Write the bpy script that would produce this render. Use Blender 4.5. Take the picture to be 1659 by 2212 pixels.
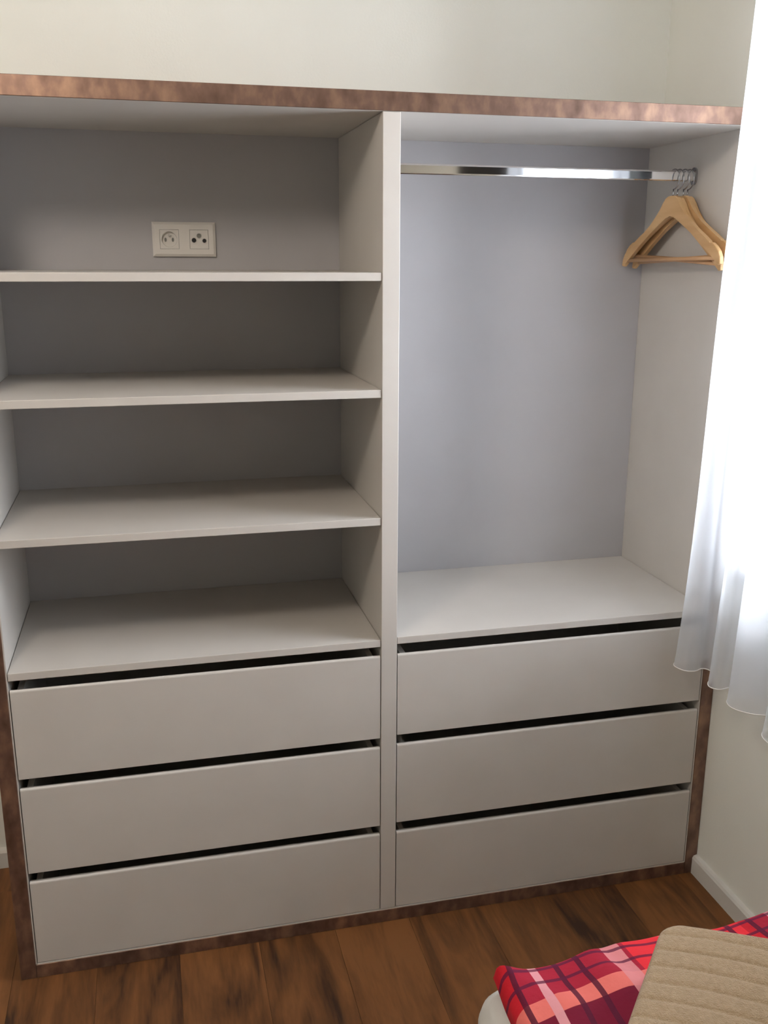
import bpy, bmesh, math, random
from mathutils import Vector, Matrix, noise

for o in list(bpy.data.objects): bpy.data.objects.remove(o)
S = bpy.context.scene
C = S.collection
random.seed(7)

# ------------------------------------------------------------------ camera
cam_data = bpy.data.cameras.new('camera')
cam = bpy.data.objects.new('camera', cam_data); C.objects.link(cam)
Rv = Vector((0.97110663, -0.23862163, 0.00341041)); Uv = Vector((0.05775656, 0.24886684, 0.96681408)); Fv = Vector((0.23155149, 0.93868259, -0.25545821))
M = Matrix((Rv, Uv, -Fv)).transposed().to_4x4()
M.translation = (0.3655, -2.0116, 1.6189)
cam.matrix_world = M
cam_data.sensor_fit = 'VERTICAL'; cam_data.sensor_height = 24.0
cam_data.lens = 24.0 * 2067.0 / 2212.0
cam_data.clip_start = 0.05
S.camera = cam

# ------------------------------------------------------------------ world, light, exposure
W_ = bpy.data.worlds.new('overcast_daylight'); S.world = W_; W_.use_nodes = True
bg = W_.node_tree.nodes['Background']
bg.inputs['Color'].default_value = (0.87, 0.92, 1.0, 1)
bg.inputs['Strength'].default_value = 27.0
S.view_settings.view_transform = 'Standard'; S.view_settings.look = 'None'
S.view_settings.gamma = 1.0; S.view_settings.use_curve_mapping = False
S.view_settings.exposure = 0.0

LAMP = (-0.15, -1.20, 2.46); LAMP_E = 53.0     # opal pendant globe: centre, emission strength

# ------------------------------------------------------------------ helpers
def mat(name, color, rough=0.5, metal=0.0, spec=0.5):
    m = bpy.data.materials.new(name); m.use_nodes = True
    b = m.node_tree.nodes['Principled BSDF']
    b.inputs['Base Color'].default_value = (*color, 1)
    b.inputs['Roughness'].default_value = rough
    b.inputs['Metallic'].default_value = metal
    b.inputs['Specular IOR Level'].default_value = spec
    return m, m.node_tree.nodes, m.node_tree.links, b

def mottle(nodes, links, b, c1, c2, scale, stretch=(1, 1, 1), lo=0.35, hi=0.65, detail=4, coord='Object'):
    tc = nodes.new('ShaderNodeTexCoord'); mp = nodes.new('ShaderNodeMapping'); mp.inputs['Scale'].default_value = stretch
    n = nodes.new('ShaderNodeTexNoise'); n.inputs['Scale'].default_value = scale; n.inputs['Detail'].default_value = detail
    r = nodes.new('ShaderNodeValToRGB'); r.color_ramp.elements[0].position = lo; r.color_ramp.elements[1].position = hi
    r.color_ramp.elements[0].color = (*c1, 1); r.color_ramp.elements[1].color = (*c2, 1)
    links.new(tc.outputs[coord], mp.inputs[0]); links.new(mp.outputs[0], n.inputs['Vector'])
    links.new(n.outputs['Fac'], r.inputs[0]); links.new(r.outputs[0], b.inputs['Base Color'])
    return tc, mp, n, r

def add_bump(nodes, links, b, scale, strength, dist=0.002, detail=3):
    tc = nodes.new('ShaderNodeTexCoord'); n = nodes.new('ShaderNodeTexNoise')
    n.inputs['Scale'].default_value = scale; n.inputs['Detail'].default_value = detail
    bp = nodes.new('ShaderNodeBump'); bp.inputs['Strength'].default_value = strength; bp.inputs['Distance'].default_value = dist
    links.new(tc.outputs['Object'], n.inputs['Vector']); links.new(n.outputs['Fac'], bp.inputs['Height'])
    links.new(bp.outputs[0], b.inputs['Normal'])

MT = {}
m, N, L, b = mat('white_laminate', (0.66, 0.635, 0.60), 0.42); mottle(N, L, b, (0.59, 0.557, 0.513), (0.615, 0.582, 0.538), 6); MT['white'] = m
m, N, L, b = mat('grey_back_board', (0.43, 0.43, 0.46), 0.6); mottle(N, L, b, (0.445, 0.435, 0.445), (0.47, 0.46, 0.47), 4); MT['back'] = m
m, N, L, b = mat('cream_wall_paint', (0.78, 0.765, 0.70), 0.85)
mottle(N, L, b, (0.88, 0.89, 0.825), (0.90, 0.91, 0.845), 5); add_bump(N, L, b, 180, 0.15); MT['wall'] = m
m, N, L, b = mat('white_ceiling_paint', (0.88, 0.87, 0.84), 0.9); add_bump(N, L, b, 180, 0.1); MT['ceiling'] = m
m, N, L, b = mat('white_skirting_paint', (0.74, 0.73, 0.69), 0.4); MT['skirt'] = m
# rusty copper edging
m, N, L, b = mat('mottled_copper_brown', (0.2, 0.12, 0.08), 0.38, 0.6)
tc, mp, n, r = mottle(N, L, b, (0.12, 0.070, 0.050), (0.42, 0.26, 0.17), 30, (1, 1, 0.6), 0.25, 0.78, 6)
e = r.color_ramp.elements.new(0.5); e.color = (0.225, 0.135, 0.100, 1)
MT['brown'] = m
# floor wood
m, N, L, b = mat('brown_wood_laminate', (0.1, 0.05, 0.02), 0.5, 0, 0.28)
tc = N.new('ShaderNodeTexCoord'); oi = N.new('ShaderNodeObjectInfo'); mp = N.new('ShaderNodeMapping'); mp.inputs['Scale'].default_value = (1, 0.13, 1)
cb = N.new('ShaderNodeCombineXYZ'); mm = N.new('ShaderNodeMath'); mm.operation = 'MULTIPLY'; mm.inputs[1].default_value = 37.0
L.new(oi.outputs['Random'], mm.inputs[0]); L.new(mm.outputs[0], cb.inputs[0]); L.new(mm.outputs[0], cb.inputs[2]); L.new(cb.outputs[0], mp.inputs['Location'])
L.new(tc.outputs['Object'], mp.inputs[0])
n1 = N.new('ShaderNodeTexNoise'); n1.inputs['Scale'].default_value = 16; n1.inputs['Detail'].default_value = 5; n1.inputs['Distortion'].default_value = 1.2
n2 = N.new('ShaderNodeTexNoise'); n2.inputs['Scale'].default_value = 120; n2.inputs['Detail'].default_value = 3
L.new(mp.outputs[0], n1.inputs['Vector']); L.new(mp.outputs[0], n2.inputs['Vector'])
ad = N.new('ShaderNodeMath'); ad.operation = 'MULTIPLY_ADD'; ad.inputs[1].default_value = 0.25
L.new(n2.outputs['Fac'], ad.inputs[0]); L.new(n1.outputs['Fac'], ad.inputs[2])
ad2 = N.new('ShaderNodeMath'); ad2.operation = 'MULTIPLY_ADD'; ad2.inputs[1].default_value = 0.22
L.new(oi.outputs['Random'], ad2.inputs[0]); L.new(ad.outputs[0], ad2.inputs[2])
r = N.new('ShaderNodeValToRGB'); L.new(ad2.outputs[0], r.inputs[0]); L.new(r.outputs[0], b.inputs['Base Color'])
r.color_ramp.elements[0].position = 0.50; r.color_ramp.elements[0].color = (0.040, 0.017, 0.009, 1)
r.color_ramp.elements[1].position = 0.92; r.color_ramp.elements[1].color = (0.215, 0.088, 0.029, 1)
e = r.color_ramp.elements.new(0.70); e.color = (0.130, 0.053, 0.018, 1)
MT['wood'] = m
m, N, L, b = mat('dark_subfloor', (0.02, 0.012, 0.008), 0.8); MT['sub'] = m
m, N, L, b = mat('polished_chrome', (0.82, 0.82, 0.83), 0.06, 1.0); MT['chrome'] = m
m, N, L, b = mat('steel_wire', (0.45, 0.45, 0.47), 0.25, 1.0); MT['wire'] = m
m, N, L, b = mat('pale_beech_wood', (0.6, 0.4, 0.2), 0.38); mottle(N, L, b, (0.56, 0.33, 0.145), (0.72, 0.47, 0.235), 30, (1, 0.15, 1), 0.3, 0.7); MT['beech'] = m
m, N, L, b = mat('red_beech_dowel', (0.5, 0.29, 0.16), 0.4); mottle(N, L, b, (0.50, 0.28, 0.14), (0.62, 0.38, 0.2), 30, (1, 0.15, 1)); MT['dowel'] = m
m, N, L, b = mat('white_socket_plastic', (0.78, 0.75, 0.70), 0.35); MT['plastic'] = m
m, N, L, b = mat('socket_well_plastic', (0.62, 0.59, 0.55), 0.4); MT['plastic2'] = m
m, N, L, b = mat('black_hole_plastic', (0.015, 0.014, 0.014), 0.6); MT['black'] = m
m, N, L, b = mat('grey_jack_metal', (0.22, 0.22, 0.2), 0.4, 0.3); MT['jack'] = m
m, N, L, b = mat('dark_screen_glass', (0.012, 0.011, 0.012), 0.5, 0, 0.25); MT['screen'] = m
m, N, L, b = mat('black_plastic', (0.03, 0.02, 0.018), 0.5); MT['walnut'] = m
m, N, L, b = mat('white_window_frame', (0.8, 0.8, 0.8), 0.35); MT['upvc'] = m
m, N, L, b = mat('mattress_ticking', (0.60, 0.585, 0.55), 0.9); add_bump(N, L, b, 700, 0.4, 0.001); MT['mattress'] = m
m, N, L, b = mat('white_bed_frame', (0.62, 0.6, 0.56), 0.5); MT['bedframe'] = m
# fleece
m, N, L, b = mat('beige_fleece', (0.50, 0.37, 0.23), 1.0, 0, 0.1); mottle(N, L, b, (0.45, 0.325, 0.195), (0.56, 0.42, 0.27), 160, (1, 1, 1), 0.3, 0.7, 5)
add_bump(N, L, b, 500, 0.9, 0.004, 5); b.inputs['Sheen Weight'].default_value = 0.3; MT['fleece'] = m
# glass
m = bpy.data.materials.new('clear_window_glass'); m.use_nodes = True; N, L = m.node_tree.nodes, m.node_tree.links
N.clear(); out = N.new('ShaderNodeOutputMaterial'); mx = N.new('ShaderNodeMixShader'); t_ = N.new('ShaderNodeBsdfTransparent'); g_ = N.new('ShaderNodeBsdfGlossy'); g_.inputs['Roughness'].default_value = 0.02
fr = N.new('ShaderNodeFresnel'); fr.inputs['IOR'].default_value = 1.45
L.new(fr.outputs[0], mx.inputs[0]); L.new(t_.outputs[0], mx.inputs[1]); L.new(g_.outputs[0], mx.inputs[2]); L.new(mx.outputs[0], out.inputs[0]); MT['glass'] = m
# voile
m = bpy.data.materials.new('white_sheer_voile'); m.use_nodes = True; N, L = m.node_tree.nodes, m.node_tree.links
N.clear(); out = N.new('ShaderNodeOutputMaterial')
t_ = N.new('ShaderNodeBsdfTransparent'); d_ = N.new('ShaderNodeBsdfDiffuse'); s_ = N.new('ShaderNodeBsdfTranslucent')
d_.inputs['Color'].default_value = (0.86, 0.88, 0.92, 1); s_.inputs['Color'].default_value = (0.90, 0.93, 0.97, 1)
m1 = N.new('ShaderNodeMixShader'); m1.inputs[0].default_value = 0.55; L.new(d_.outputs[0], m1.inputs[1]); L.new(s_.outputs[0], m1.inputs[2])
m2 = N.new('ShaderNodeMixShader'); m2.inputs[0].default_value = 0.5; L.new(t_.outputs[0], m2.inputs[1]); L.new(m1.outputs[0], m2.inputs[2])
L.new(m2.outputs[0], out.inputs[0]); MT['voile'] = m
m, N, L, b = mat('white_hem_thread', (0.88, 0.86, 0.83), 0.8); MT['hem'] = m
# opal lamp
m, N, L, b = mat('opal_lamp_glass', (0.9, 0.88, 0.84), 0.4); b.inputs['Emission Color'].default_value = (1, 0.885, 0.77, 1); b.inputs['Emission Strength'].default_value = LAMP_E; MT['opal'] = m

# duvet print: bands along x and y in the cloth's own coordinates
m, N, L, b = mat('red_plaid_cotton', (0.4, 0.02, 0.04), 0.8, 0, 0.2)
uv = N.new('ShaderNodeUVMap'); uv.uv_map = 'cloth'; sp = N.new('ShaderNodeSeparateXYZ'); L.new(uv.outputs[0], sp.inputs[0])
def math_(op, a, b_=None, c=None):
    x = N.new('ShaderNodeMath'); x.operation = op
    for i, v in enumerate((a, b_, c)):
        if v is None: continue
        if isinstance(v, (int, float)): x.inputs[i].default_value = v
        else: L.new(v, x.inputs[i])
    return x.outputs[0]
PX, PY = 0.42, 0.40
ux = math_('MODULO', math_('ADD', sp.outputs[0], 0.0), PX)      # metres from the cloth's left edge
uy = math_('MODULO', sp.outputs[1], PY)                         # metres from the cloth's far edge
wob = math_('MULTIPLY', math_('SINE', math_('MULTIPLY', sp.outputs[0], 17.0)), 0.004)
uy = math_('ADD', uy, wob)
def band(v, c, w): return math_('LESS_THAN', math_('ABSOLUTE', math_('SUBTRACT', v, c)), w / 2)
col = N.new('ShaderNodeRGB'); col.outputs[0].default_value = (0.42, 0.018, 0.045, 1); cur = col.outputs[0]
def over(fac, c, k=1.0):
    global cur
    x = N.new('ShaderNodeMix'); x.data_type = 'RGBA'
    L.new(math_('MULTIPLY', fac, k), x.inputs[0]); L.new(cur, x.inputs[6]); x.inputs[7].default_value = (*c, 1); cur = x.outputs[2]
over(band(ux, 0.005, 0.03), (0.60, 0.016, 0.03))
over(band(ux, 0.315, 0.21), (0.85, 0.035, 0.05))
over(band(uy, 0.22, 0.20), (0.20, 0.010, 0.035))
over(band(uy, 0.112, 0.036), (0.86, 0.20, 0.17))
over(band(ux, 0.188, 0.030), (0.80, 0.30, 0.32), 0.85)
over(band(ux, 0.30, 0.05), (0.90, 0.24, 0.20), 0.6)
over(band(ux, 0.056, 0.014), (0.82, 0.36, 0.40), 0.95)
for c_ in (0.018, 0.094, 0.128, 0.40): over(band(ux, c_, 0.0085), (0.10, 0.010, 0.035), 0.92)
for c_ in (0.028, 0.060, 0.30, 0.34): over(band(uy, c_, 0.0065), (0.12, 0.012, 0.05), 0.85)
L.new(cur, b.inputs['Base Color']); add_bump(N, L, b, 60, 0.25, 0.006); MT['plaid'] = m

# ---- mesh helpers
def add_box(bm, x0, x1, y0, y1, z0, z1):
    v = [bm.verts.new(p) for p in ((x0,y0,z0),(x1,y0,z0),(x1,y1,z0),(x0,y1,z0),(x0,y0,z1),(x1,y0,z1),(x1,y1,z1),(x0,y1,z1))]
    for f in ((0,3,2,1),(4,5,6,7),(0,1,5,4),(1,2,6,5),(2,3,7,6),(3,0,4,7)): bm.faces.new([v[i] for i in f])
def bevel(bm, w, seg=2):
    bmesh.ops.bevel(bm, geom=bm.edges[:], offset=w, segments=seg, profile=0.5, affect='EDGES')
def obj(name, bm, m, parent=None, smooth=False):
    bmesh.ops.recalc_face_normals(bm, faces=bm.faces[:])
    me = bpy.data.meshes.new(name); bm.to_mesh(me); bm.free(); me.materials.append(m)
    if smooth:
        for p in me.polygons: p.use_smooth = True
    o = bpy.data.objects.new(name, me); C.objects.link(o)
    if parent: o.parent = parent
    return o
def box(name, x0, x1, y0, y1, z0, z1, m, parent=None, bw=0.0, seg=2):
    bm = bmesh.new(); add_box(bm, x0, x1, y0, y1, z0, z1)
    if bw: bevel(bm, bw, seg)
    return obj(name, bm, m, parent)
def tag(o, label=None, cat=None, group=None, kind=None):
    if label: o['label'] = label
    if cat: o['category'] = cat
    if group: o['group'] = group
    if kind: o['kind'] = kind
    return o
def thing(name, label, cat, loc=(0, 0, 0), group=None):
    o = bpy.data.objects.new(name, None); C.objects.link(o); o.location = loc; o.empty_display_size = 0.05
    return tag(o, label, cat, group)
def tube(bm, pts, r, seg=8, closed_ends=True):
    rings = []
    pts = [Vector(p) for p in pts]; up = None
    for i, p in enumerate(pts):
        t = (pts[min(i+1, len(pts)-1)] - pts[max(i-1, 0)]).normalized()
        if up is None:
            up = Vector((0, 0, 1)) if abs(t.z) < 0.9 else Vector((1, 0, 0))
        a = t.cross(up)
        if a.length < 1e-4: a = t.cross(Vector((1, 0, 0)))
        a.normalize(); c = a.cross(t); up = c
        rings.append([bm.verts.new(p + a*math.cos(k*2*math.pi/seg)*r + c*math.sin(k*2*math.pi/seg)*r) for k in range(seg)])
    for i in range(len(rings)-1):
        for k in range(seg):
            bm.faces.new((rings[i][k], rings[i][(k+1) % seg], rings[i+1][(k+1) % seg], rings[i+1][k]))
    if closed_ends: bm.faces.new(rings[0][::-1]); bm.faces.new(rings[-1])
def prism(bm, pts, a, b_, axis='x'):
    """extrude a 2-D outline between a and b_ along an axis"""
    def P(p, t): return {'x': (t, p[0], p[1]), 'y': (p[0], t, p[1]), 'z': (p[0], p[1], t)}[axis]
    A = [bm.verts.new(P(p, a)) for p in pts]; B = [bm.verts.new(P(p, b_)) for p in pts]
    fa = bm.faces.new(A); fb = bm.faces.new(B[::-1]); n = len(pts)
    for i in range(n): bm.faces.new((A[i], A[(i+1) % n], B[(i+1) % n], B[i]))
    return fa, fb

# ------------------------------------------------------------------ the setting
WX, H, D, T = 1.7438, 1.9456, 0.4651, 0.0377
XL, YF, ZC, WT = -1.7, -4.6, 2.60, 0.12
YB = D + 0.008
fl = box('floor', XL-WT, WX+WT, YF-WT, YB+WT, -0.08, -0.012, MT['sub']); tag(fl, kind='structure')
seam0, pw = 0.93 - 0.19*14, 0.19
rows = int((WX - XL)/pw) + 2
for i in range(rows):
    x0, x1 = seam0 + i*pw, seam0 + (i+1)*pw
    x0c, x1c = max(x0, XL), min(x1, WX)
    if x1c - x0c < 0.01: continue
    y = YF - [1.30, 0.75, 0.62, 1.05, 0.55][i % 5]
    while y < YB:  # boards are laid towards the wardrobe
        ya, yb = max(y, YF), min(y + 1.50, YB)
        if yb - ya > 0.02:
            p = box('floor_plank', -(x1c-x0c)/2+0.0002, (x1c-x0c)/2-0.0002, -(yb-ya)/2+0.0004, (yb-ya)/2-0.0004, -0.012, 0.0, MT['wood'], fl, 0.0004, 1)
            p.location = ((x0c+x1c)/2, (ya+yb)/2, 0)
        y += 1.50
tag(box('wall_back', XL-WT, WX+WT, YB, YB+WT, 0, ZC, MT['wall']), kind='structure')
tag(box('wall_left', XL-WT, XL, YF, YB, 0, ZC, MT['wall']), kind='structure')
tag(box('wall_front', XL-WT, WX+WT, YF-WT, YF, 0, ZC, MT['wall']), kind='structure')
tag(box('ceiling', XL-WT, WX+WT, YF-WT, YB+WT, ZC, ZC+0.1, MT['ceiling']), kind='structure')
WY0, WY1, WZ0, WZ1 = -0.80, -0.035, 0.875, 2.30       # window opening in the right wall
bm = bmesh.new()
RT = 0.30
add_box(bm, WX, WX+RT, YF, WY0, 0, ZC); add_box(bm, WX, WX+RT, WY1, YB, 0, ZC)
add_box(bm, WX, WX+RT, WY0, WY1, 0, WZ0); add_box(bm, WX, WX+RT, WY0, WY1, WZ1, ZC)
tag(obj('wall_right', bm, MT['wall']), kind='structure')
# window set into the wall: frame, mullion, sashes, panes, sill
bm = bmesh.new(); fx0, fx1, fw = WX+0.17, WX+0.235, 0.055
add_box(bm, fx0, fx1, WY0, WY1, WZ0, WZ0+fw); add_box(bm, fx0, fx1, WY0, WY1, WZ1-fw, WZ1)
add_box(bm, fx0, fx1, WY0, WY0+fw, WZ0+fw, WZ1-fw); add_box(bm, fx0, fx1, WY1-fw, WY1, WZ0+fw, WZ1-fw)
win = tag(obj('window_1', bm, MT['upvc']), kind='structure')
bm = bmesh.new(); s0, s1 = fx0-0.012, fx0+0.04; a0, a1, b0, b1 = WY0+fw-0.01, WY1-fw+0.01, WZ0+fw-0.01, WZ1-fw+0.01; sw = 0.05
add_box(bm, s0, s1, a0, a1, b0, b0+sw); add_box(bm, s0, s1, a0, a1, b1-sw, b1); add_box(bm, s0, s1, a0, a0+sw, b0+sw, b1-sw); add_box(bm, s0, s1, a1-sw, a1, b0+sw, b1-sw)
obj('window_sash', bm, MT['upvc'], win)
box('window_pane', s0+0.02, s0+0.024, a0+sw, a1-sw, b0+sw, b1-sw, MT['glass'], win)
box('window_sill', WX-0.02, fx0-0.012, WY0+0.001, WY1-0.001, WZ0, WZ0+0.02, MT['upvc'], win, 0.003)
bm = bmesh.new(); tube(bm, [(s0-0.012, WY0+0.09, 1.50), (s0-0.035, WY0+0.09, 1.50), (s0-0.04, WY0+0.09, 1.49), (s0-0.04, WY0+0.09, 1.38)], 0.008); obj('window_handle', bm, MT['upvc'], win, True)
# skirting boards with a bevelled top lip
def skirting(name, axis, a, b_, wall, sign):
    prof = [(wall, 0.0), (wall + sign*0.015, 0.0), (wall + sign*0.015, 0.046), (wall + sign*0.011, 0.053), (wall, 0.056)]
    bm = bmesh.new(); prism(bm, prof, a, b_, 'y' if axis == 'y' else 'x')
    return tag(obj(name, bm, MT['skirt']), kind='structure')
skirting('baseboard_right', 'y', YF, -0.001, WX, -1)
skirting('baseboard_back', 'x', XL, -0.002, YB, -1)
skirting('baseboard_left', 'y', YF, YB-0.016, XL, 1)
bm = bmesh.new(); prism(bm, [(YF, 0), (YF+0.015, 0), (YF+0.015, 0.046), (YF, 0.056)], XL+0.016, WX-0.016, 'x'); tag(obj('baseboard_front', bm, MT['skirt']), kind='structure')

# ------------------------------------------------------------------ wardrobe
XC0, XC1, XR = 0.8567, 0.8944, WX - T
S1, S2, S3, S4, SR, TH = 1.5916, 1.3448, 1.0570, 0.7632, 0.7666, 0.0173
LI = 0.003                              # white lining inside the brown frame
w = thing('wardrobe', 'open white built-in wardrobe with mottled brown frame, shelves, drawers and hanging bay', 'wardrobe', (WX/2, D/2, 0))
def wp(o):
    o.parent = w; o.matrix_parent_inverse = Matrix.Translation(-w.location); return o
def wb(name, x0, x1, y0, y1, z0, z1, m, bw=0.0, seg=2): return wp(box(name, x0, x1, y0, y1, z0, z1, m, None, bw, seg))
G = 0.0006
o = wb('side_panel', 0.0, T-LI, 0, D, 0.0, H, MT['brown'], 0.0008, 1); o['label'] = 'dark mottled brown side board at the left end'
o = wb('side_panel', XR+LI, WX-0.0008, 0, D, 0.0, H, MT['brown'], 0.0008, 1); o['label'] = 'dark mottled brown side board against the right wall'
o = wb('top_panel', T-LI+G, XR+LI-G, 0, D, H-T+0.0008, H, MT['brown'], 0.0008, 1); o['label'] = 'mottled copper brown top board'
o = wb('plinth', T-LI+G, XR+LI-G, 0, D, 0.0, T-LI, MT['brown'], 0.0008, 1); o['label'] = 'dark brown bottom rail on the floor'
for a in ((T-LI+G/2, T, 0.0015, D-0.001, T-LI+G, H-T+LI-G), (XR, XR+LI-G/2, 0.0015, D-0.001, T-LI+G, H-T+LI-G)): wb('side_lining', *a, MT['white'])
wb('top_lining', T+G, XR-G, 0.0022, D-0.001, H-T, H-T+0.0006, MT['white'])
wb('bottom_lining', T+G, XR-G, 0.0005, D-0.001, T-LI+G/2, T, MT['white'])
wb('divider', XC0, XC1, 0.0005, D-0.001, T+G, H-T-G, MT['white'], 0.0012, 2)
o = wb('back_panel', T, XC0+0.01, D-0.0005, D+0.004, T, H-T, MT['back']); o['label'] = 'grey back board behind the shelves'
o = wb('back_panel', XC0+0.011, XR, D-0.0005, D+0.004, T, H-T, MT['back']); o['label'] = 'grey back board behind the hanging space'
for z in (S1, S2, S3, S4): wb('shelf', T+0.0012, XC0-0.0012, 0.0025, D-0.001, z-TH, z, MT['white'], 0.001, 2)
wb('shelf', XC1+0.001, XR-0.001, 0.0025, D-0.001, SR-TH, SR, MT['white'], 0.001, 2)

def drawer(x0, x1, z0, z1, label):
    fr = bmesh.new()
    # profile in (y,z): front face, bevelled top that slopes inwards
    prof = [(0.0015, z0), (0.0015, z1-0.0048), (0.0022, z1-0.0024), (0.0038, z1-0.0008), (0.0062, z1-0.0001), (0.0085, z1-0.0006), (0.0195, z1-0.0055), (0.0195, z0)]
    prism(fr, prof, x0, x1, 'x')
    front = wp(obj('drawer', fr, MT['white'])); front['label'] = label
    y0, y1 = 0.0197, 0.42
    s = 0.013; zt = z1 - 0.0085; zb = z0 + 0.008
    for a, b_ in ((x0+0.012, x0+0.012+s), (x1-0.012-s, x1-0.012)):
        box('drawer_side', a, b_, y0, y1, zb, zt, MT['white'], front)
    box('drawer_back', x0+0.012+s, x1-0.012-s, y1-s, y1, zb, zt, MT['white'], front)
    box('drawer_bottom', x0+0.012+s, x1-0.012-s, y0, y1-s, zb, zb+0.008, MT['white'], front)
    return front
gl, gr = T + 0.0022, XC0 - 0.0022
for z0, z1, l in ((0.5125, 0.7238, 'upper'), (0.276, 0.4883, 'middle'), (T+0.0022, 0.2525, 'lower')):
    drawer(gl, gr, z0, z1, l + ' white drawer front of the left stack')
gl, gr = XC1 + 0.0022, XR - 0.0022
for z0, z1, l in ((0.5163, 0.7244, 'upper'), (0.279, 0.4908, 'middle'), (T+0.0022, 0.2523, 'lower')):
    drawer(gl, gr, z0, z1, l + ' white drawer front of the right stack')
# shelf pin / cable hole details: small screw caps are not visible; hanging rail with end brackets
RY, RZ0, RZ1 = 0.23, 1.8065, 1.8315
bm = bmesh.new(); rw = 0.0075; rc = 0.0045; prof = []
for k in (0, 1, 2, 3, 5, 6, 7, 8): a = math.pi*k/8; prof.append((RY + math.copysign(rw-rc, math.cos(a)) + rc*math.cos(a), RZ1 - rc + rc*math.sin(a)))
for k in (0, 1, 2, 3, 5, 6, 7, 8): a = math.pi + math.pi*k/8; prof.append((RY + math.copysign(rw-rc, math.cos(a)) + rc*math.cos(a), RZ0 + rc + rc*math.sin(a)))
prism(bm, prof, XC1+0.0005, XR-0.0005, 'x')
rail = wp(obj('hanging_rail', bm, MT['chrome'])); rail['label'] = 'oval chrome clothes rail'
for x0, x1 in ((XC1, XC1+0.004), (XR-0.004, XR)):
    bm = bmesh.new(); prof = []
    for k in range(9): a = math.pi*k/8; prof.append((RY + 0.0125*math.cos(a), RZ1 - 0.004 + 0.0125*math.sin(a)))
    for k in range(9): a = math.pi + math.pi*k/8; prof.append((RY + 0.0125*math.cos(a), RZ0 + 0.004 + 0.0125*math.sin(a)))
    prism(bm, prof, x0, x1, 'x'); obj('rail_bracket', bm, MT['wire'], rail)

# ------------------------------------------------------------------ double wall socket in the top left bay
px0, px1, pz0, pz1 = 0.3955, 0.5465, 1.6233, 1.7043
yb = D - 0.0006; yf = yb - 0.011
sk = thing('wall_socket', 'white double socket plate on the grey back above the top left shelf', 'socket', ((px0+px1)/2, yb, (pz0+pz1)/2))
def sp_(o, par=None):
    o.parent = par or sk
    o.matrix_parent_inverse = Matrix.Translation(-sk.location) if par is None else Matrix()
    return o
iw = 0.0455; ic = [px0 + 0.0755 - 0.0355, px0 + 0.0755 + 0.0355]; zc = (pz0+pz1)/2
bm = bmesh.new()
# frame with two square openings, sloped outer rim
xs = [px0, ic[0]-iw/2, ic[0]+iw/2, ic[1]-iw/2, ic[1]+iw/2, px1]; zs = [pz0, zc-iw/2, zc+iw/2, pz1]
rim = 0.006
V = {}
for i, x in enumerate(xs):
    for j, z in enumerate(zs):
        xx = x + (rim if i == 0 else -rim if i == 5 else 0); zz = z + (rim if j == 0 else -rim if j == 3 else 0)
        V[i, j] = bm.verts.new((xx, yf, zz))
for i in range(5):
    for j in range(3):
        if j == 1 and i in (1, 3): continue
        bm.faces.new((V[i, j], V[i+1, j], V[i+1, j+1], V[i, j+1]))
loop = [(i, 0) for i in range(5)] + [(5, j) for j in range(3)] + [(i, 3) for i in range(5, 0, -1)] + [(0, j) for j in range(3, 0, -1)]
O1 = {}; O2 = {}
for i, j in loop:
    O1[i, j] = bm.verts.new((xs[i], yf+0.0045, zs[j])); O2[i, j] = bm.verts.new((xs[i], yb, zs[j]))
for k in range(len(loop)):
    a, b_ = loop[k], loop[(k+1) % len(loop)]
    bm.faces.new((V[a], V[b_], O1[b_], O1[a])); bm.faces.new((O1[a], O1[b_], O2[b_], O2[a]))
for i in (1, 3):
    q = [V[i, 1], V[i+1, 1], V[i+1, 2], V[i, 2]]; qq = [bm.verts.new((v.co.x, yf+0.004, v.co.z)) for v in q]
    for k in range(4): bm.faces.new((q[k], q[(k+1) % 4], qq[(k+1) % 4], qq[k]))
sp_(obj('cover_frame', bm, MT['plastic']))
def disc(bm, cx, cz, r, y0, y1, seg=28):
    prism(bm, [(cx + r*math.cos(2*math.pi*k/seg), cz + r*math.sin(2*math.pi*k/seg)) for k in range(seg)], y0, y1, 'y')
# power insert: square with a round well
ins = iw/2 - 0.0007
def square_ring(bm, cx, cz, h, r, y, depth, seg=32):
    out, inn, dee = [], [], []
    for k in range(seg):
        a = 2*math.pi*k/seg + math.pi/seg*0; c_, s_2 = math.cos(a), math.sin(a); q = h/max(abs(c_), abs(s_2))
        out.append(bm.verts.new((cx+q*c_, y, cz+q*s_2))); inn.append(bm.verts.new((cx+r*c_, y, cz+r*s_2))); dee.append(bm.verts.new((cx+r*0.96*c_, y+depth, cz+r*0.96*s_2)))
    back = [bm.verts.new((v.co.x, y+0.004, v.co.z)) for v in out]
    for k in range(seg):
        n_ = (k+1) % seg
        bm.faces.new((out[k], out[n_], inn[n_], inn[k])); bm.faces.new((inn[k], inn[n_], dee[n_], dee[k])); bm.faces.new((out[n_], out[k], back[k], back[n_]))
    bm.faces.new(dee)
bm = bmesh.new(); square_ring(bm, ic[0], zc, ins, 0.0185, yf-0.0005, 0.009, 32)
p_ins = sp_(obj('socket_insert', bm, MT['plastic'])); yw = yf - 0.0005 + 0.009
p_ins['label'] = 'mains socket insert with round well'
for dx in (-0.0090, 0.0085):
    bm = bmesh.new(); prism(bm, [(ic[0]+dx+0.0027*math.cos(2*math.pi*k/14), zc-0.001+0.0050*math.sin(2*math.pi*k/14)) for k in range(14)], yw-0.0012, yw+0.0003, 'y')
    sp_(obj('contact_hole', bm, MT['jack']), p_ins)
bm = bmesh.new(); disc(bm, ic[0], zc+0.010, 0.0026, yw-0.010, yw, 14); sp_(obj('earth_pin', bm, MT['plastic2']), p_ins)
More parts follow.
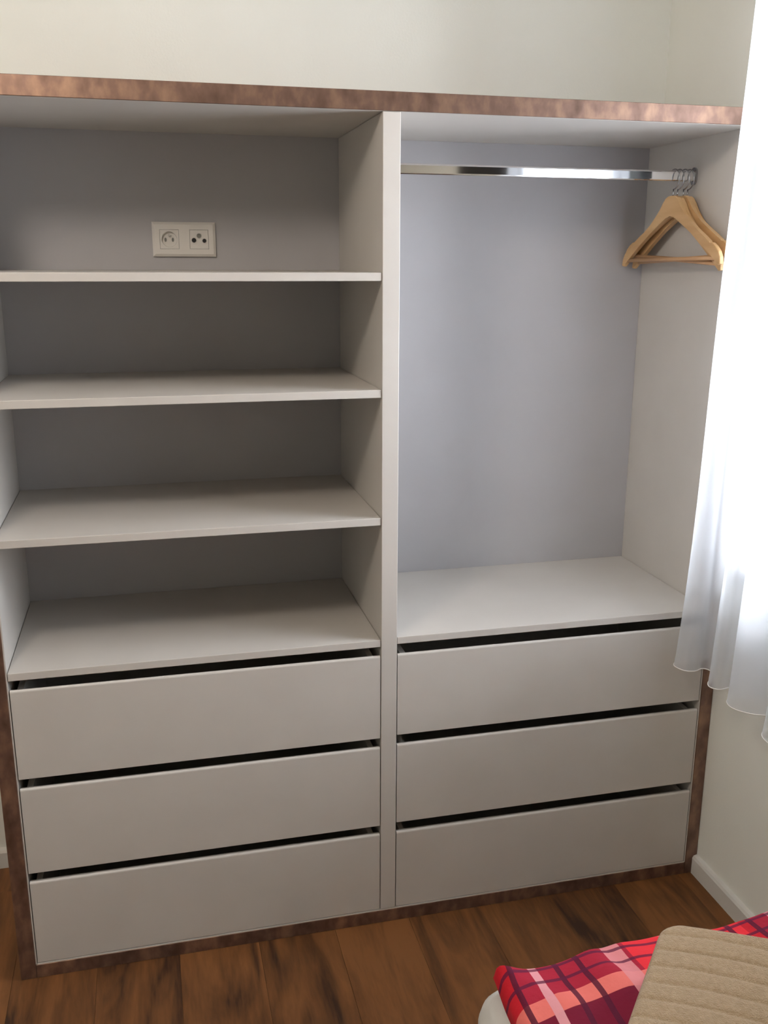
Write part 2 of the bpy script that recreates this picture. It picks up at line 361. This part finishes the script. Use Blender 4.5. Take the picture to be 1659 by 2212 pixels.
bm = bmesh.new(); add_box(bm, ic[1]-ins, ic[1]+ins, yf-0.0005, yf+0.004, zc-ins, zc+ins)
a_ins = sp_(obj('antenna_insert', bm, MT['plastic'])); a_ins['label'] = 'aerial insert with three round jacks'
for dx, dz, r_, mk in ((-0.0125, -0.002, 0.0062, 'black'), (0.0125, -0.003, 0.0055, 'black'), (0.0, 0.0085, 0.0062, 'jack')):
    bm = bmesh.new(); n_ = 20
    ri, ro = r_*0.86, r_*1.08
    A = [bm.verts.new((ic[1]+dx+ro*math.cos(2*math.pi*k/n_), yf-0.0006, zc+dz+ro*math.sin(2*math.pi*k/n_))) for k in range(n_)]
    B = [bm.verts.new((ic[1]+dx+ro*math.cos(2*math.pi*k/n_), yf-0.0022, zc+dz+ro*math.sin(2*math.pi*k/n_))) for k in range(n_)]
    Cc = [bm.verts.new((ic[1]+dx+ri*math.cos(2*math.pi*k/n_), yf-0.0022, zc+dz+ri*math.sin(2*math.pi*k/n_))) for k in range(n_)]
    for k in range(n_):
        q = (k+1) % n_; bm.faces.new((A[k], A[q], B[q], B[k])); bm.faces.new((B[k], B[q], Cc[q], Cc[k]))
    sp_(obj('jack_ring', bm, MT['plastic2']), a_ins)
    bm = bmesh.new(); disc(bm, ic[1]+dx, zc+dz, ri, yf-0.0012, yf-0.0004, 20)
    sp_(obj('jack_opening', bm, MT[mk]), a_ins)

# ------------------------------------------------------------------ coat hangers
def make_hanger():
    h = thing('coat_hanger', 'x', 'coat hanger', (0, 0, 0), 'wooden coat hangers on the chrome rail')
    half_top = [(0.0, 0.0), (0.016, -0.0005), (0.026, -0.005), (0.036, -0.016), (0.048, -0.031), (0.064, -0.048), (0.090, -0.066), (0.120, -0.084), (0.150, -0.1005), (0.172, -0.1125), (0.1745, -0.1185), (0.1815, -0.1195), (0.184, -0.1165), (0.198, -0.124), (0.212, -0.136), (0.220, -0.150), (0.2225, -0.165)]
    half_bot = [(0.2130, -0.167), (0.205, -0.160), (0.17, -0.1365), (0.13, -0.1115), (0.09, -0.0885), (0.05, -0.0675), (0.02, -0.0525), (0.0, -0.0455)]
    right = half_top + half_bot; out = right[:-1] + [(0, -0.0455)] + [(-a, b_) for a, b_ in reversed(right[1:-1])]
    bm = bmesh.new(); prism(bm, out, -0.0055, 0.0055, 'x')
    es = [e for e in bm.edges if abs(e.verts[0].co.x - e.verts[1].co.x) < 1e-6]
    bmesh.ops.bevel(bm, geom=es, offset=0.0022, segments=2, profile=0.5, affect='EDGES')
    bmesh.ops.triangulate(bm, faces=[f for f in bm.faces if len(f.verts) > 8])
    obj('hanger_body', bm, MT['beech'], h)
    bm = bmesh.new(); tube(bm, [(0, -0.197, -0.1515), (0, 0.197, -0.1515)], 0.0050, 10); obj('trouser_bar', bm, MT['dowel'], h, True)
    # hook: neck, ring over the rail; passes in front of the rail
    pts = [(0, 0, -0.004), (0, 0, 0.006), (0, 0, 0.0148)]
    cz, rr = 0.0387, 0.0237
    for k in range(0, 19):
        a = -math.pi/2 - k*math.radians(13.2)
        pts.append((0, rr*math.cos(a), cz + rr*math.sin(a)))
    bm = bmesh.new(); tube(bm, pts, 0.0015, 8); obj('hook', bm, MT['wire'], h, True)
    return h
def copy_tree(o, parent=None):
    c = o.copy(); C.objects.link(c)
    if parent: c.parent = parent
    for ch in list(o.children): copy_tree(ch, c)
    return c
hp = make_hanger()
hz = RZ1 - (0.0387 + 0.0237 - 0.0015) + 0.0018
hspec = [(1.6500, 2.0, -1.0, 'pale beech hanger nearest the middle of the rail, in front of the others'),
         (1.6635, 2.0, 2.8, 'tilted beech hanger whose near end dips lowest, just behind the front one'),
         (1.6770, 2.0, -2.5, 'beech hanger third along from the middle of the rail, mostly hidden'),
         (1.6905, 2.0, 2.2, 'beech hanger hanging closest to the white right side of the wardrobe')]
for i, (x, yaw, roll, lab) in enumerate(hspec):
    h = hp if i == 0 else copy_tree(hp)
    h.location = (x, RY, hz); h.rotation_mode = 'XYZ'
    # swing about the top of the hook where it rests on the rail
    piv = Vector((0, 0, 0.0609))
    Rm = Matrix.Rotation(math.radians(yaw), 4, 'Z') @ Matrix.Rotation(math.radians(roll), 4, 'X')
    Mx = Matrix.Translation(Vector((x, RY, hz)) + piv) @ Rm @ Matrix.Translation(-piv)
    h.location = Mx.to_translation(); h.rotation_euler = Mx.to_euler()
    h['label'] = lab

# ------------------------------------------------------------------ sheer curtain
plan = [(1.735,-0.050),(1.700,-0.040),(1.660,-0.030),(1.611,-0.033),(1.591,-0.050),(1.589,-0.068),(1.598,-0.089),(1.621,-0.097),(1.645,-0.088),(1.658,-0.100),
        (1.655,-0.128),(1.640,-0.146),(1.620,-0.158),(1.607,-0.178),(1.609,-0.194),(1.622,-0.203),(1.650,-0.200),(1.690,-0.203),(1.712,-0.228),
        (1.700,-0.255),(1.660,-0.251),(1.630,-0.249),(1.605,-0.258),(1.594,-0.280),(1.597,-0.304),(1.618,-0.330),(1.645,-0.344),(1.680,-0.350),(1.700,-0.372),
        (1.680,-0.392),(1.635,-0.395),(1.595,-0.408),(1.577,-0.432),(1.575,-0.466),(1.595,-0.496),(1.640,-0.510),(1.685,-0.525),(1.695,-0.550),
        (1.660,-0.570),(1.615,-0.580),(1.590,-0.610),(1.595,-0.650),(1.640,-0.680),(1.685,-0.700),(1.690,-0.730),(1.650,-0.750),(1.605,-0.770),(1.590,-0.805),(1.610,-0.845),(1.650,-0.870)]
def cr(p, n=5):
    out = []
    for i in range(len(p)-1):
        p0, p1, p2, p3 = [Vector(p[max(0, min(len(p)-1, j))]) for j in (i-1, i, i+1, i+2)]
        for k in range(n):
            t = k/n
            out.append(0.5*((2*p1) + (-p0+p2)*t + (2*p0-5*p1+4*p2-p3)*t*t + (-p0+3*p1-3*p2+p3)*t**3))
    out.append(Vector(p[-1])); return out
pl = cr(plan, 5)
ZT, ZH = 2.42, 0.650
cu = thing('sheer_curtain', 'white sheer net curtain hanging in folds in front of the window on the right', 'curtain', (1.64, -0.45, ZH))
nz = 60
def cpt(i, f):
    p = pl[i]; s = i/(len(pl)-1)
    g = f**0.75
    xt = 1.645 + (p.x-1.645)*0.42; yt = -0.105 + (p.y+0.05)*0.97
    x = p.x*(1-g) + xt*g; y = p.y*(1-g) + yt*g
    x += 0.006*math.sin(f*7 + s*23)*math.sin(math.pi*f); y += 0.008*math.sin(f*5.3 + s*31+1)*math.sin(math.pi*f)
    x = min(x, WX-0.003); y = min(y, -0.018)
    z = ZH + (ZT-ZH)*f
    return Vector((x, y, z))
bm = bmesh.new(); grid = [[bm.verts.new(cpt(i, j/nz) - cu.location) for i in range(len(pl))] for j in range(nz+1)]
for j in range(nz):
    for i in range(len(pl)-1): bm.faces.new((grid[j][i], grid[j][i+1], grid[j+1][i+1], grid[j+1][i]))
obj('net_fabric', bm, MT['voile'], cu, True)
bm = bmesh.new(); tube(bm, [cpt(i, 0) - cu.location - Vector((0, 0, 0.0006)) for i in range(len(pl))], 0.0013, 6); obj('hem', bm, MT['hem'], cu, True)
cr_ = thing('curtain_rod', 'slim white curtain rod above the window on the right wall', 'curtain rod', (1.64, -0.45, ZT+0.01))
bm = bmesh.new(); tube(bm, [(0, -0.55, 0), (0, 0.43, 0)], 0.009, 14); obj('rod', bm, MT['upvc'], cr_, True)
for yy in (-0.50, 0.40):
    bm = bmesh.new(); tube(bm, [(0, yy, 0), (WX-1.64-0.0005, yy, 0)], 0.006, 10); obj('rod_bracket', bm, MT['upvc'], cr_, True)

# ------------------------------------------------------------------ bed, duvet, blanket
MX0, MX1, MY0, MY1 = 0.811, 1.715, -0.790, -2.78
bed = thing('bed', 'single bed with off-white mattress standing beside the right wall', 'bed', ((MX0+MX1)/2, (MY0+MY1)/2, 0))
def bp_(o): o.parent = bed; o.matrix_parent_inverse = Matrix.Translation(-bed.location); return o
bm = bmesh.new(); r_ = 0.055
pts = []
for cx, cy, a0 in ((MX1-r_, MY0-r_, 0), (MX0+r_, MY0-r_, 90), (MX0+r_, MY1+r_, 180), (MX1-r_, MY1+r_, 270)):
    for k in range(9): a = math.radians(a0 + k*90/8); pts.append((cx + r_*math.cos(a), cy + r_*math.sin(a)))
rings = []
cxm, cym = (MX0+MX1)/2, (MY0+MY1)/2
for ins_, z in [(0.02, 0.30), (0.006, 0.306), (0.0, 0.325), (0.0, 0.455), (0.004, 0.475), (0.014, 0.491), (0.028, 0.499), (0.05, 0.500)]:
    ring = []
    for x, y in pts:
        hx, hy = (MX1-MX0)/2, (MY0-MY1)/2
        ring.append(bm.verts.new((cxm + (x-cxm)*(hx-ins_)/hx, cym + (y-cym)*(hy-ins_)/hy, z)))
    rings.append(ring)
for a, b_ in zip(rings, rings[1:]):
    for k in range(len(a)): bm.faces.new((a[k], a[(k+1) % len(a)], b_[(k+1) % len(a)], b_[k]))
bm.faces.new(rings[-1]); bm.faces.new(rings[0][::-1])
bp_(obj('mattress', bm, MT['mattress'], None, True))
bp_(box('bed_base', MX0+0.01, MX1-0.01, MY1+0.01, MY0-0.01, 0.13, 0.2995, MT['bedframe'], None, 0.006))
for x in (MX0+0.06, MX1-0.06):
    for y in (MY0-0.07, MY1+0.07):
        bp_(box('leg', x-0.025, x+0.025, y-0.025, y+0.025, 0.0, 0.1295, MT['bedframe'], None, 0.003))

bu, bv = Vector((0.880, -0.475)), Vector((-0.665, -0.747)); B0 = Vector((1.080, -0.899)); LU, LV = 0.60, 0.36
DX0, DX1, DY0, DY1 = 0.842, 1.712, -0.812, -2.35
dv = thing('duvet', 'red and pink plaid duvet lying on the bed under the beige blanket', 'duvet', ((DX0+DX1)/2, (DY0+DY1)/2, 0.5005))
nx, ny = 110, 150
def duvet_top(x, y):
    dl, dr_, df, dn = x-DX0, DX1-x, DY0-y, y-DY1
    d = max(0.0, min(dl, dr_, df, dn)); 
    rnd = math.sqrt(max(0, 1-(1-min(d/0.022, 1))**2))
    t = min(min(dl/0.10, dr_/0.10, df/0.13), 1); t = max(t, 0); t = t*t*(3-2*t)
    hx = max(0.0, min((x-0.93)/0.085, 1.0)); hx = hx*hx*(3-2*hx)
    h = 0.037 + 0.018*hx + 0.020*t
    h += 0.006*noise.noise(Vector((x*9, y*9, 3.1))) * (0.4 + t) + 0.003*noise.noise(Vector((x*22, y*22, 1.1)))
    # soft folds running from the far edge
    h += 0.006*math.exp(-((x-1.17-0.3*(y+0.8))/0.03)**2) - 0.006*math.exp(-((x-1.015+0.2*(y+0.8))/0.018)**2)*min(df/0.02, 1)
    h += 0.020*math.exp(-((x-1.40)/0.12)**2) - 0.008*math.exp(-((x-1.22)/0.06)**2)
    # the folded blanket presses the filling down
    q = Vector((x, y)) - B0; det = bu.x*bv.y - bu.y*bv.x
    u = (q.x*bv.y - q.y*bv.x)/det; v = (bu.x*q.y - bu.y*q.x)/det
    if -0.03 < u < LU+0.03 and -0.03 < v < LV+0.03:
        cap = 0.0920 + 0.010*math.exp(-(v/0.09)**2) - 0.045*max(0.0, v-0.16) - 0.003
        k = min(1, max(0, min(u, LU-u, v, LV-v)+0.03)/0.028)
        h = h*(1-k) + min(h, cap)*k
    return h*rnd
bm = bmesh.new(); uvl = bm.loops.layers.uv.new('cloth')
def gp(i, n_): # denser near the borders
    t = i/n_; return t - 0.085*math.sin(2*math.pi*t)
top = []; bot = []
for j in range(ny+1):
    rt, rb = [], []
    for i in range(nx+1):
        x = DX0 + (DX1-DX0)*gp(i, nx); y = DY0 + (DY1-DY0)*(j/ny)**1.35
        # rounded, slightly wavy outline
        ex = 0.006*noise.noise(Vector((x*6, 0, 5))); ey = 0.004*noise.noise(Vector((0, y*6, 2)))
        tipk = math.exp(-(((x-DX0)**2 + (y-DY0)**2))/0.0016)
        z = duvet_top(x, y) + 0.018*tipk
        p = Vector((x + ey*math.exp(-(x-DX0)/0.05), y + ex*math.exp((y-DY0)/0.05), z)) - Vector((dv.location.x, dv.location.y, 0))
        rt.append(bm.verts.new(p)); rb.append(None)
    top.append(rt)
border = [(0, i) for i in range(nx+1)] + [(j, nx) for j in range(1, ny+1)] + [(ny, i) for i in range(nx-1, -1, -1)] + [(j, 0) for j in range(ny-1, 0, -1)]
for j in range(ny):
    for i in range(nx): bm.faces.new((top[j][i], top[j][i+1], top[j+1][i+1], top[j+1][i]))
low = [bm.verts.new(Vector((top[j][i].co.x*0.985, top[j][i].co.y*0.992, 0.0))) for j, i in border]
for k in range(len(border)):
    a, b_ = border[k], border[(k+1) % len(border)]
    bm.faces.new((top[a[0]][a[1]], top[b_[0]][b_[1]], low[(k+1) % len(border)], low[k]))
bm.faces.new(low)
for f in bm.faces:
    for l in f.loops:
        v = l.vert.co; l[uvl].uv = (v.x + dv.location.x - DX0, DY0 - (v.y + dv.location.y))
obj('duvet_cover', bm, MT['plaid'], dv, True)

# folded fleece blanket: ribbed, two layers, rounded corners
bk = thing('fleece_blanket', 'folded beige ribbed fleece blanket lying on the red plaid duvet', 'blanket', (B0.x, B0.y, 0.5922))
nu, nv = 130, 150
def blanket(u, v, top_=True, z0=0.0, z1=0.045, off=0.0):
    # u,v in metres; round the corner
    R = 0.032
    du, dv_ = min(u, LU-u), min(v, LV-v)
    uu, vv = u, v
    e = max(0.0, min(du, dv_))
    rnd = math.sqrt(max(0, 1-(1-min(e/0.011, 1))**2))
    if du < R and dv_ < R:
        a, c = R-du, R-dv_
        m_ = max(a, c); l_ = math.hypot(a, c)
        if l_ > 1e-9:
            k = m_/l_; a2, c2 = a*k, c*k
            uu = (R-a2) if u < LU/2 else LU-(R-a2); vv = (R-c2) if v < LV/2 else LV-(R-c2)
    P2 = B0 + bu*uu + bv*vv
    rib = abs(math.sin(math.pi*(v+0.004*math.sin(u*19)+0.002)/0.034))
    sag = 0.010*math.exp(-(vv/0.09)**2) - 0.045*max(0.0, v-0.16) + 0.003*math.sin(u*11+v*9)
    mid = 0.5*(z0+z1)
    zt = mid + (z1-mid)*rnd - (0.0030*(1-rib)**3)*rnd
    zb = mid - (mid-z0)*rnd
    z = (zt if top_ else zb) + sag
    return Vector((P2.x-bk.location.x, P2.y-bk.location.y, z + off))
def layer(name, z0, z1, inset):
    bm = bmesh.new()
    def g(i, n_, Ln): t = i/n_; return (t - 0.09*math.sin(2*math.pi*t))*Ln
    A = [[bm.verts.new(blanket(g(i, nu, LU), j/nv*LV if 3 < j < nv-3 else (0.0, 0.0012, 0.0035, 0.0065)[min(j, nv-j)] if j <= 3 else LV-(0.0, 0.0012, 0.0035, 0.0065)[nv-j], True, z0, z1)) for i in range(nu+1)] for j in range(nv+1)]
    for j in range(nv):
        for i in range(nu): bm.faces.new((A[j][i], A[j][i+1], A[j+1][i+1], A[j+1][i]))
    # underside shares the border
    bd = [(0, i) for i in range(nu+1)] + [(j, nu) for j in range(1, nv+1)] + [(nv, i) for i in range(nu-1, -1, -1)] + [(j, 0) for j in range(nv-1, 0, -1)]
    cx = sum((A[j][i].co for j, i in bd), Vector())/len(bd)
    def sh(v, k, dz): return Vector((cx.x + (v.x-cx.x)*k, cx.y + (v.y-cx.y)*k, v.z + dz))
    r0 = [A[j][i] for j, i in bd]; hh = 0.5*(z1-z0)
    prev = r0
    for k, dz in ((0.998, -0.5*hh), (0.985, -hh*0.97)):
        cur_ = [bm.verts.new(sh(v.co, k, dz)) for v in r0]
        for q in range(len(bd)): bm.faces.new((prev[q], prev[(q+1) % len(bd)], cur_[(q+1) % len(bd)], cur_[q]))
        prev = cur_
    cen = bm.verts.new((cx.x, cx.y, sum(v.co.z for v in prev)/len(prev)))
    for q in range(len(bd)): bm.faces.new((prev[q], prev[(q+1) % len(bd)], cen))
    bmesh.ops.remove_doubles(bm, verts=bm.verts[:], dist=0.00002)
    return obj(name, bm, MT['fleece'], bk, True)
layer('upper_fold', 0.022, 0.045, 0); layer('lower_fold', 0.0, 0.0215, 0)

# ------------------------------------------------------------------ out of frame: lamp, unseen dark TV added for its reflection in the chrome rail
lp = thing('pendant_lamp', 'round opal glass pendant lamp hanging from the ceiling', 'lamp', (LAMP[0], LAMP[1], ZC))
gz = LAMP[2] - ZC
bm = bmesh.new(); bmesh.ops.create_uvsphere(bm, u_segments=28, v_segments=18, radius=0.13); bmesh.ops.translate(bm, verts=bm.verts[:], vec=(0, 0, gz)); obj('lamp_globe', bm, MT['opal'], lp, True)
bm = bmesh.new(); tube(bm, [(0, 0, gz+0.128), (0, 0, -0.02)], 0.004); obj('cord', bm, MT['upvc'], lp, True)
bm = bmesh.new(); prism(bm, [(0.05*math.cos(2*math.pi*k/24), 0.05*math.sin(2*math.pi*k/24)) for k in range(24)], -0.025, -0.0003, 'z'); obj('ceiling_rose', bm, MT['upvc'], lp)
tv = thing('stand_in_television', 'unseen flat black TV added beside the window for its dark reflection in the rail', 'stand_in_television', (WX, -1.245, 1.60))
box('casing', -0.045, -0.012, -0.42, 0.42, 0, 0.54, MT['walnut'], tv, 0.004)
box('screen', -0.0465, -0.0452, -0.408, 0.408, 0.018, 0.528, MT['screen'], tv)
box('wall_bracket', -0.0118, -0.0005, -0.1, 0.1, 0.17, 0.37, MT['wire'], tv)
pd = bpy.data.lights.new('window_portal', 'AREA'); pd.shape = 'RECTANGLE'; pd.size = WZ1-WZ0; pd.size_y = WY1-WY0; pd.cycles.is_portal = True
po = bpy.data.objects.new('window_portal', pd); C.objects.link(po); po.location = (WX+0.27, (WY0+WY1)/2, (WZ0+WZ1)/2); po.rotation_euler = (0, math.radians(90), 0)
